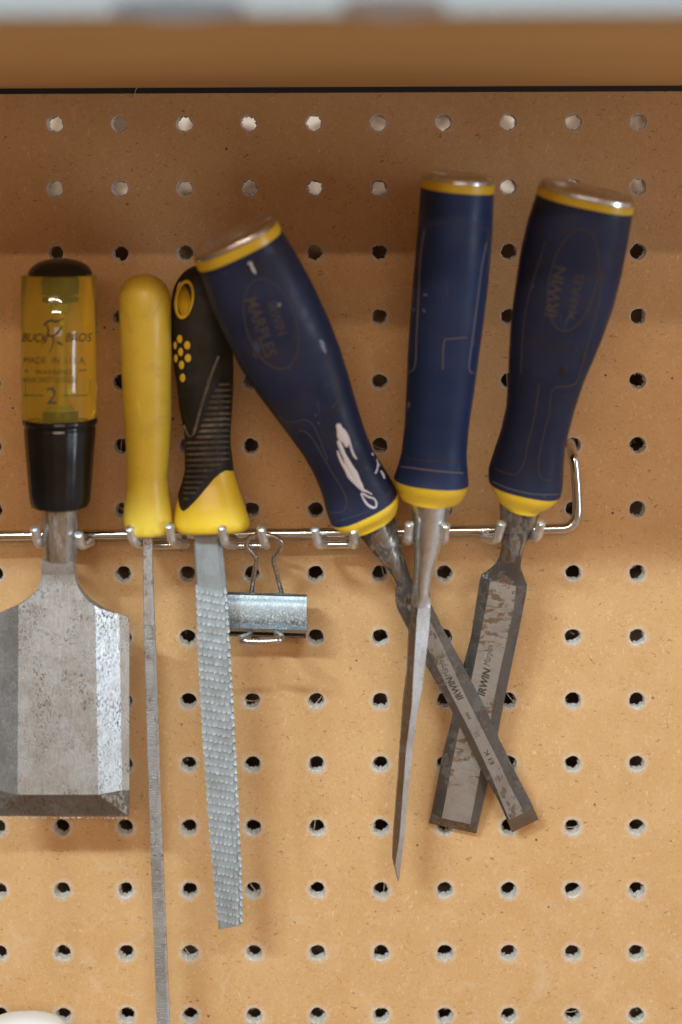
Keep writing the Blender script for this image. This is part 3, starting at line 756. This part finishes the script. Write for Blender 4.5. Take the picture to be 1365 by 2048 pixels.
# ------------------------------------------------------------------ blue chisels
def chisel(name, label, A, Bh, Bt, d, Lh, Rh, coll, collL, collR, hv, cap, matb, lines, ex=2.5, rim=.92):
    """A top, Bh collar end, Bt blade tip (photo pixels); d depths at the three"""
    root = thing(name, W(Bh[0], Bh[1], d[1]), label, 'chisel', 'wood chisels on the rack')
    fr = Frame(A, Bh, d[0], d[1])
    Lf, Rf = smoothf(fr.poly(Lh), 9), smoothf(fr.poly(Rh), 9)
    Lh0, Rh0 = fr.poly(Lh), fr.poly(Rh)
    t0 = cap; t1 = coll
    bm = bmesh.new()
    ts = [t0, t0 + .01] + lin(t0 + 3, t1 - 3, 70) + [t1 - 1, t1]
    loft(bm, fr, ts, lambda t: Lf(t) + (1.2 if t < t0 + 1 or t > t1 - .5 else 0), lambda t: Rf(t) - (1.2 if t < t0 + 1 or t > t1 - .5 else 0), hv, ex, 72)
    bv = bvh_of(bm)
    to_obj('grip', bm, matb, root, smooth=50)
    # yellow band under the strike cap
    bm = bmesh.new(); ex_ = ex
    loft(bm, fr, [1.5, 3, 5, t0 - 2, t0 - .3], lambda t: Lh0(t0 + 2) + (2.5 if t < 2 else .8 if t < 4 else -.6), lambda t: Rh0(t0 + 2) - (2.5 if t < 2 else .8 if t < 4 else -.6), lambda t: hv(t0) + (.15 if t > 2 else -.3), ex, 72)
    to_obj('yellow_band', bm, m_yellow, root, smooth=50)
    # steel strike cap
    bm = bmesh.new(); H = lambda t: float(np.interp(-t, [-1.4, 0, 3.2, 6.4, 8.6, 10, 11.4, 12.6], [.99, .988, .982, .970, .955, .925, .80, .1]))
    c_ = (Lh0(t0 + 2) + Rh0(t0 + 2)) / 2; h_ = (Rh0(t0 + 2) - Lh0(t0 + 2)) / 2
    loft(bm, fr, [1.4, 0, -3.2, -6.4, -8.6, -10, -11.4, -12.6], lambda t: c_ - h_ * H(t), lambda t: c_ + h_ * H(t), lambda t: hv(t0) * H(t), ex, 72)
    to_obj('strike_cap', bm, m_cap, root, smooth=50)
    # collar
    cl, cr_ = fr.poly(collL), fr.poly(collR); te = fr.L
    bm = bmesh.new()
    hvc = lambda t: hv(t1) * (1.0 - .28 * sstep(t1 + 6, te, t))
    loft(bm, fr, [t1 + .2, t1 + 1.5] + lin(t1 + 4, te - 1.5, 12) + [te], lambda t: cl(t) + (1.5 if t > te - .5 else 0), lambda t: cr_(t) - (1.5 if t > te - .5 else 0), hvc, ex, 72)
    to_obj('collar', bm, m_yellow, root, smooth=50)
    for (pts, wd, mm_, hh) in lines:
        bm = bmesh.new(); ribbon(bm, bv, pts, wd, hh); to_obj('moulding_line' if mm_ in (m_groove, m_groove2) else 'paint_mark', bm, mm_, root, smooth=60)
    return root, fr, bv

def oval(cx, cy, rx_, ry_, rot, wd=3.0):
    return ([(cx + rx_ * math.cos(a) * math.cos(rot) - ry_ * math.sin(a) * math.sin(rot), cy + rx_ * math.cos(a) * math.sin(rot) + ry_ * math.sin(a) * math.cos(rot), wd) for a in [2 * math.pi * i / 24 for i in range(25)]])
S2 = lambda pts: [(340 + p[0] / 2.73, 400 + p[1] / 2.73, *(p[2:])) for p in pts]
S3 = lambda pts: [(760 + p[0] / 2.528, 320 + p[1] / 2.528, *(p[2:])) for p in pts]
S8 = lambda pts: [(640 + p[0] / 7.583, 820 + p[1] / 7.583, *(p[2:])) for p in pts]

# leaning chisel (third from the right)
ch3, fr3, bv3 = chisel('wood_chisel', 'chisel leaning left with white paint streaks on its navy handle',
    (466.5, 480), (737, 1048), (1044, 1657), (63, 36),
    S2([(160, 385), (195, 480), (230, 590), (300, 740), (380, 900), (470, 1040), (560, 1160), (650, 1280), (730, 1390), (790, 1500), (830, 1600), (855, 1700), (880, 1770), (890, 1790)]),
    S2([(600, 150), (700, 310), (790, 480), (870, 650), (930, 810), (975, 950), (1010, 1080), (1060, 1240), (1110, 1370), (1180, 1480), (1220, 1545), (1243, 1600), (1250, 1625)]),
    594, [(662, 1046), (667, 1051), (676, 1058), (690, 1064), (702, 1067)], [(797, 988), (796, 1005), (793, 1018), (787, 1030), (775, 1040)],
    lambda t: float(np.interp(t, [0, 120, 250, 380, 460, 540, 590], [13.2, 13.6, 12.6, 10.4, 9.8, 10.6, 11.6])), 22, m_blue,
    [(oval(542, 648, 50, 93, -.30), 2.6, m_groove, .16),
     (S2([(850, 800), (880, 900), (915, 980), (925, 1080), (885, 1135)]), 2.6, m_groove, .14),
     (S2([(590, 1180), (650, 1215), (770, 1215), (860, 1420)]), 2.6, m_groove, .14),
     (S2([(700, 1260), (760, 1280), (840, 1410), (880, 1480), (960, 1620), (945, 1700), (870, 1705)]), 2.4, m_groove, .14),
     (S2([(900, 1760), (1000, 1730), (1100, 1690), (1180, 1620), (1225, 1560)]), 2.0, m_groove, .12),
     (S2([(425, 350, 3), (440, 345, 6), (447, 360, 5), (455, 380, 6), (470, 403, 2)]), 5, m_paint, .12),
     (S2([(815, 770, 4), (830, 775, 8), (838, 800, 9), (848, 825, 6), (850, 838, 2)]), 5, mat('blue_grey_smear', (.16, .20, .30), .5), .05),
     (S2([(590, 570, 6), (600, 573, 8), (606, 575, 5)]), 5, mat('pale_speck', (.20, .22, .2), .5), .06),
     (S8([(262, 270, 5), (285, 240, 11), (305, 300, 13), (340, 380, 22), (380, 440, 20), (400, 500, 12), (405, 560, 6)]), 8, m_paint, .3),
     (S8([(330, 270, 4), (380, 340, 8), (430, 430, 6), (460, 520, 5), (490, 620, 5), (520, 690, 5), (560, 745, 3)]), 5, m_paint, .25),
     (S8([(262, 470, 3), (290, 500, 8), (320, 570, 9), (360, 670, 9), (390, 730, 10), (420, 800, 13), (470, 900, 16), (520, 980, 17), (570, 1080, 14), (620, 1160, 11), (650, 1210, 7), (720, 1240, 4), (790, 1278, 3)]), 8, m_paint, .35),
     (S8([(265, 615, 3), (285, 680, 5), (330, 790, 6), (390, 900, 6), (450, 1010, 8), (520, 1090, 7), (600, 1180, 5)]), 6, m_paint, .3),
     (S8([(625, 1260, 3), (660, 1340, 4), (720, 1430, 5), (800, 1480, 5), (850, 1470, 4), (858, 1410, 4), (820, 1345, 4), (740, 1320, 4), (680, 1285, 4), (630, 1258, 2)]), 5, m_paint, .3),
     (S8([(790, 650, 3), (805, 670, 4), (815, 690, 2)]), 3, m_paint, .15), (S8([(868, 740, 2), (880, 830, 3), (870, 910, 4), (840, 965, 4)]), 3, m_paint, .15),
     (S8([(880, 800, 2), (910, 850, 3)]), 3, m_paint, .15), (S8([(925, 920, 3), (960, 970, 5), (985, 1040, 3)]), 4, m_paint, .15)])
text('raised_word', 'MARPLES', bv3, (490, 598), (.33, .94), 25, m_groove, ch3, .88, .02, 0, .10)
text('raised_word', 'IRWIN', bv3, (534, 606), (.33, .94), 19, m_groove, ch3, .9, .015, 0, .09)

# middle chisel seen edge-on
ch4, fr4, bv4 = chisel('wood_chisel', 'upright chisel seen edge-on, its narrow bright blade ending in a point', (915.5, 359), (858, 1003), (797, 1762), (52, 40),
    S3([(208, 130), (205, 150), (195, 300), (180, 480), (165, 650), (150, 850), (140, 1000), (135, 1150), (125, 1350), (110, 1480), (95, 1540), (78, 1585), (68, 1612), (66, 1625)]),
    S3([(577, 140), (577, 160), (570, 350), (560, 500), (545, 650), (520, 850), (500, 1000), (480, 1150), (450, 1350), (440, 1480), (443, 1550), (450, 1640), (450, 1655)]),
    605, [(787, 958), (790, 968), (799, 990), (806, 998), (816, 1001)], [(938, 969), (933, 984), (922, 1002), (908, 1008)],
    lambda t: float(np.interp(t, [0, 120, 300, 420, 520, 590, 620], [15.5, 16.5, 14.8, 12.5, 11.5, 12, 13.0])), 20, m_blue2,
    [(S3([(225, 350), (270, 325), (380, 318), (490, 330), (545, 365), (540, 420)]), 2.4, m_groove, .14),
     (S3([(225, 350), (205, 500), (195, 700), (185, 900), (178, 1040), (145, 1075)]), 2.2, m_groove2, .10),
     (S3([(540, 420), (515, 550), (490, 750), (470, 900), (452, 1050), (475, 1080)]), 2.2, m_groove2, .10),
     (S3([(108, 1550), (200, 1562), (310, 1575), (420, 1583)]), 3.0, m_groove2, .22),
     (S3([(120, 1505), (250, 1520), (350, 1520), (435, 1530)]), 1.8, m_groove, .1),
     (S3([(318, 1060), (325, 920), (360, 905), (440, 898)]), 1.8, m_groove2, .05),
     (S3([(345, 410), (440, 405)]), 5, m_groove, .04),
     (S3([(222, 680, 4), (240, 684, 5)]), 4, m_groove2, .05), (S3([(168, 750, 4), (175, 765, 5)]), 4, m_groove2, .05), (S3([(218, 755, 4), (228, 770, 4)]), 4, m_groove2, .05),
     (S3([(140, 1225, 3), (148, 1235, 5), (140, 1255, 3)]), 4, m_groove2, .08)], 2.3, .95)

# right chisel
ch5, fr5, bv5 = chisel('wood_chisel', 'rightmost navy chisel with a raised oval on its handle and a rusty wide blade', (1172, 388), (1042, 1015), (906, 1662), (58, 37),
    S3([(800, 150), (790, 180), (745, 320), (710, 480), (685, 650), (665, 800), (655, 950), (650, 1100), (640, 1250), (610, 1380), (570, 1500), (548, 1570), (550, 1610), (552, 1625)]),
    S3([(1275, 250), (1275, 270), (1255, 400), (1220, 580), (1180, 740), (1130, 880), (1080, 1000), (1030, 1120), (990, 1240), (960, 1350), (935, 1450), (930, 1550), (925, 1650), (915, 1688), (910, 1700)]),
    600, [(980, 958), (982, 970), (988, 985), (996, 998), (1008, 1005)], [(1121, 987), (1112, 1000), (1098, 1011), (1080, 1017)],
    lambda t: float(np.interp(t, [0, 120, 250, 380, 460, 540, 610], [13.2, 13.6, 12.8, 10.6, 9.8, 10.4, 11.6])), 18, m_blue,
    [(oval(1146, 560, 47, 104, .20), 2.8, m_groove, .16),
     (S3([(840, 410), (790, 560), (745, 720), (725, 850), (715, 1000), (712, 1080)]), 2.0, m_groove, .10),
     (S3([(1110, 540), (1110, 700), (1060, 900), (1020, 1050), (985, 1135), (875, 1160), (855, 1280), (825, 1400), (800, 1530), (815, 1610), (870, 1620)]), 2.8, m_groove, .16),
     (S3([(805, 1130), (780, 1300), (745, 1440), (728, 1530), (680, 1590), (580, 1560)]), 2.8, m_groove, .16),
     (S3([(570, 1625), (650, 1660), (780, 1690), (900, 1690)]), 1.6, m_groove2, .08)], 2.5, .925)
text('raised_word', 'IRWIN', bv5, (1112, 637), (.20, -.98), 24, m_groove, ch5, 1.05, .02, 0, .10)
text('raised_word', 'MARPLES', bv5, (1150, 640), (.20, -.98), 17, m_groove, ch5, .95, .01, 0, .08)
for (x, y, a, b) in ((1127, 743, 8, 13), (1166, 718, 6, 14)):
    bm = bmesh.new(); disc(bm, bv5, x, y, a, b, .2, .04); to_obj('dark_stain', bm, mat('grease_stain', (.008, .008, .012), .5), ch5, smooth=60)

# --- blades of the blue chisels
def flat_blade(root, A, B, dA, dB, L, IL, IR, R, t_sh, t_bl, t_cb, t_end, shv, thick, mats, labels=None):
    fr = Frame(A, B, dA, dB)
    l, il_, ir_, r = (fr.poly(q) for q in (L, IL, IR, R))
    def ILf(t):
        if t <= t_cb: return min(max(l(t) + .3, il_(t)), (l(t) + r(t)) / 2)
        q = (t - t_cb) / (t_end - t_cb); return il_(t_cb) * (1 - q) + (l(t_end) + 1.5) * q
    def IRf(t):
        if t <= t_cb: return max(min(r(t) - .3, ir_(t)), (l(t) + r(t)) / 2)
        q = (t - t_cb) / (t_end - t_cb); return ir_(t_cb) * (1 - q) + (r(t_end) - 1.5) * q
    def top(t):
        base_ = shv + (thick - shv) * sstep(t_sh, t_bl, t)
        return base_ if t <= t_cb else base_ + (-thick * .9 - base_) * (t - t_cb) / (t_end - t_cb)
    def edge(t):
        base_ = thick - (il_(t_cb) - l(t_cb)) * .19 * .62
        base_ = max(base_, -thick * .7)
        return base_ if t <= t_cb else base_ + (-thick * .95 - base_) * (t - t_cb) / (t_end - t_cb)
    back = lambda t: shv + (thick - shv) * sstep(t_sh, t_bl, t)
    rnd_ = lambda t: 1 - sstep(t_sh, t_bl, t)
    bm = bmesh.new(); ts = lin(0, t_bl, 30); sh_rings = blade(bm, fr, ts, l, ILf, IRf, r, top, edge, back, rnd_, (0, 0, 0), 6)
    to_obj('shank', bm, m_shank, root, smooth=28)
    bm = bmesh.new(); blade(bm, fr, lin(t_bl - .5, t_cb, 30), l, ILf, IRf, r, top, edge, back, rnd_, (0, 1, 2), 6)
    blade(bm, fr, [t_cb + .001, t_end], l, ILf, IRf, r, top, edge, back, None, (3, 3, 3), 6)
    bv = bvh_of(bm)
    to_obj('blade', bm, mats, root, smooth=15)
    return fr, bv
fA = Frame((752, 1040), (1051, 1657), 36, 10)
L = [(712, 1052), (719, 1071), (754.7, 1115), (778.5, 1142), (790, 1166), (792, 1206), (794, 1214), (818, 1261), (849.7, 1324), (886.5, 1387.5), (916, 1443), (960, 1534), (995, 1595.6), (1024, 1660), (1026, 1670)]
R = [(780, 1020), (792, 1039.6), (802, 1079), (810, 1119), (822, 1154), (832, 1172), (861.5, 1206), (886.5, 1258.6), (927.5, 1332), (968.5, 1411), (995, 1469.6), (1024, 1531), (1056, 1592.6), (1077, 1633.6), (1079, 1642)]
IL = [(790, 1166), (815, 1211), (857, 1297), (892, 1367), (945, 1469.6), (983, 1551.6), (1018, 1636.6)]
IR = [(826, 1175), (866, 1250), (889, 1297), (927.5, 1382), (962.7, 1452), (998, 1522), (1018, 1566), (1048, 1622)]
tb = fA.ts(794, 1214)[0]; cb = (fA.ts(1018, 1634)[0] + fA.ts(1048, 1622)[0]) / 2; te = (fA.ts(1025, 1670)[0] + fA.ts(1078, 1643)[0]) / 2
g3, v3 = flat_blade(ch3, (752, 1040), (1051, 1657), 36, 10, L, IL, IR, R, tb - 95, tb + 4, cb, te, 5.4, 1.7, [m_steel_flat, m_steel_dark, m_steel_dark, m_tip])
text('stamp', 'IRWIN', v3, (928, 1397), (-.49, -.87), 12.5, m_ink, ch3, .98, .035, .2, .04)
text('stamp', 'Marples', v3, (902, 1351), (-.44, -.90), 12, m_ink, ch3, .76, -.004, .28, .04)
text('stamp', '808S', v3, (944, 1438), (-.46, -.89), 7, m_ink, ch3, .85, .0, .2, .04)
text('stamp', '(c)', v3, (959, 1472), (-.46, -.89), 9, m_ink, ch3, .8, .0, 0, .04)
text('stamp', 'EI K', v3, (990, 1527), (-.46, -.89), 9, m_ink, ch3, 1.5, .01, 0, .04)

L = [(999, 1006), (1001, 1035), (1003, 1075), (1003, 1098), (998, 1119), (986, 1137), (962, 1154), (959.5, 1166), (942.6, 1277), (926.8, 1336), (904, 1440), (883.6, 1522), (862, 1636), (858, 1650)]
R = [(1084, 1010), (1081, 1022), (1073, 1044), (1062, 1067), (1049, 1092), (1044, 1115), (1042, 1132), (1046, 1150), (1055, 1172), (1053, 1190), (1035.6, 1277), (1016, 1370), (998, 1458), (974, 1578), (957, 1650), (953, 1672)]
IL = [(982, 1150), (974, 1200), (945, 1346.5), (916, 1464), (884, 1631)]
IR = [(1034, 1150), (1027, 1215), (995, 1361), (980, 1440), (958, 1551.6), (941, 1642)]
fB = Frame((1048, 1000), (906, 1662), 37.5, 6)
tb = (fB.ts(961, 1156)[0] + fB.ts(1055, 1174)[0]) / 2; cb = (fB.ts(884, 1631)[0] + fB.ts(941, 1643)[0]) / 2; te = (fB.ts(859, 1651)[0] + fB.ts(952, 1672)[0]) / 2
g5, v5 = flat_blade(ch5, (1048, 1000), (906, 1662), 37.5, 6, L, IL, IR, R, tb - 75, tb - 2, cb, te, 6.2, 1.9, [m_steel_rust, m_steel_dark, m_steel_dark, m_bevel_ground])
text('stamp', 'IRWIN', v5, (969, 1394), (.225, -.97), 14.5, m_ink, ch5, .92, .035, .2, .04)
text('stamp', 'Marples', v5, (979.5, 1333), (.16, -.985), 13, m_ink, ch5, .72, -.004, .28, .04)
text('stamp', '19', v5, (942, 1515), (-.98, -.18), 9, m_ink, ch5, 1.0, .0, 0, .04)

# middle chisel: shank and edge-on blade
fC = Frame((862, 1000), (797, 1764), 40, 30)
Lc = fC.poly([(817, 998), (820, 1010), (826, 1059), (829, 1119), (826, 1170), (822.8, 1221), (818, 1277), (814, 1356), (808, 1400), (803, 1464), (797, 1551), (790, 1639), (784.5, 1713), (790, 1735), (796, 1762)])
Rc = fC.poly([(906, 1000), (903, 1012), (893, 1059), (880, 1100), (868, 1140), (863.5, 1170), (861, 1209), (858, 1257), (851.6, 1316), (843.7, 1376), (836.7, 1405), (825, 1493), (817.6, 1566), (810, 1654), (803, 1720), (798.5, 1764)])
Ic = fC.poly([(850, 1150), (839, 1195), (836, 1210), (833.5, 1229), (828, 1317), (823.5, 1405), (812, 1493), (808, 1551), (799, 1669), (790.5, 1724.5), (797, 1762)])
t_s, t_e2 = 172, 212
topc = lambda t: float(np.interp(t, [0, 60, 120, 175, 215, 300, 690, 720, 764], [8.6, 7.2, 6.0, 5.0, 4.6, 4.5, 3.6, 3.0, .4]))
bkc = lambda t: float(np.interp(t, [0, 120, 175, 230, 300, 690, 764], [8.6, 6.2, 5.6, 8.0, 9.0, 7.5, 1.0]))
rc = lambda t: 1 - sstep(t_s, t_e2, t)
edl = lambda t: topc(t) - max(.2, (Ic(t) - Lc(t)) * .19 * 1.6)
edr = lambda t: topc(t) - max(.1, (Rc(t) - Ic(t)) * .19 * .47)
icl = lambda t: min(Rc(t) - .6, max(Lc(t) + .4, Ic(t))) - .3
icr = lambda t: icl(t) + .6
bm = bmesh.new(); blade(bm, fC, lin(0, t_e2, 30), Lc, lambda t: icl(t) * (1 - rc(t)) + (Lc(t) + (Rc(t) - Lc(t)) * .3) * rc(t), lambda t: icr(t) * (1 - rc(t)) + (Lc(t) + (Rc(t) - Lc(t)) * .7) * rc(t), Rc, topc, edl, bkc, rc, (0, 0, 0), 6, edr)
to_obj('shank', bm, m_steel_clean, ch4, smooth=30)
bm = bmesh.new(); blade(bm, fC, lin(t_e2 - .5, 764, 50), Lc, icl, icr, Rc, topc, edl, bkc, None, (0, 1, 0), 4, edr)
to_obj('blade', bm, [m_steel_clean, m_shaded_steel], ch4, smooth=15)  # shade of the left bevel is put into its brown steel colour

# ------------------------------------------------------------------ binder clip
bc = thing('binder_clip', W(528, 1085, 26), 'speckled grey metal binder clip hanging by its wire loop from a rack prong', 'clip')
bm = bmesh.new(); prof = [(1185, 17), (1186, 20.5), (1189, 22.2), (1194, 22.5), (1197, 22.8), (1201, 23.3), (1206, 23.7), (1212, 23.9), (1222, 24.1), (1236, 24.2), (1245, 24.1), (1248, 23.6), (1251, 24.6), (1255, 25.2), (1260, 23.6), (1262, 21.8), (1260, 20.6)]
def strip(prof, x0, x1, th=.55, taper=0):
    rows = []
    for i, (y, d) in enumerate(prof):
        rows.append([bm.verts.new(W(x + taper * (y - 1185) * 0, y + (x - x0) * .03, d)) for x in lin(x0, x1, 14)])
    fs = []
    for a, b in zip(rows, rows[1:]):
        for k_ in range(13): fs.append(bm.faces.new((a[k_], a[k_ + 1], b[k_ + 1], b[k_])))
    g = bmesh.ops.extrude_face_region(bm, geom=fs)
    for v in [v for v in g['geom'] if isinstance(v, bmesh.types.BMVert)]: v.co.y += th
strip(prof, 452, 614); to_obj('clip_body', bm, m_clip, bc, smooth=50)
bm = bmesh.new(); strip([(1187, 15.5), (1189, 13), (1200, 10), (1230, 9.5), (1262, 10), (1270, 12), (1272, 14), (1268, 15)], 455, 612); to_obj('rear_plate', bm, m_steel_dark, bc, smooth=50)
bm = bmesh.new(); strip([(1184.6, 13), (1184, 17), (1184.6, 21), (1187, 22.0)], 452, 614); to_obj('clip_spine', bm, m_clip, bc, smooth=50)
bm = bmesh.new()
up = [(503, 1192, 16), (504, 1183, 17), (508, 1150, 20), (513, 1124, 22), (511, 1113, 23), (500, 1101, 24.5), (493, 1090, 25.5), (496, 1079, 26.5), (508, 1072, 27), (528, 1069, 27.5), (549, 1073, 27), (562, 1082, 26.5), (565, 1092, 25.5), (557, 1104, 24.5), (548, 1115, 23), (548, 1126, 22), (555, 1150, 20), (563, 1183, 17), (564, 1192, 16)]
tube(bm, crom([W(*p) for p in up], 5), .95, 12); to_obj('wire_loop', bm, m_clipwire, bc, smooth=60)
bm = bmesh.new()
lo = [(500, 1258, 18), (501, 1266, 26), (497, 1271, 32), (487, 1274, 38), (481, 1277, 42), (483, 1281, 44), (494, 1282, 45), (525, 1282.5, 45), (552, 1281, 45), (562, 1278, 44), (563, 1273, 41), (558, 1270, 36), (553, 1267, 30), (552, 1262, 22), (552, 1258, 18)]
tube(bm, crom([W(*p) for p in lo], 5), 1.1, 12); to_obj('wire_loop', bm, m_clipwire, bc, smooth=60)

# ------------------------------------------------------------------ white plastic end at the bottom left
wp = thing('plastic_tool_end', W(60, 2048, 20), 'white rounded plastic tool end poking in at the bottom left corner', 'tool end')
fw = Frame((50, 2029), (54, 2300), 22, 20)
bm = bmesh.new(); H = [(0, 2), (1, 22), (3, 38), (7, 54), (13, 68), (22, 80), (40, 92), (80, 100), (200, 100)]
hw = mirror_lathe(fw, H)
loft(bm, fw, [h[0] for h in H], lambda t: -hw(t), lambda t: hw(t), lambda t: min(8, 1 + hw(t) * .09), 2.6, 48)
to_obj('rounded_end', bm, m_white, wp, smooth=50)
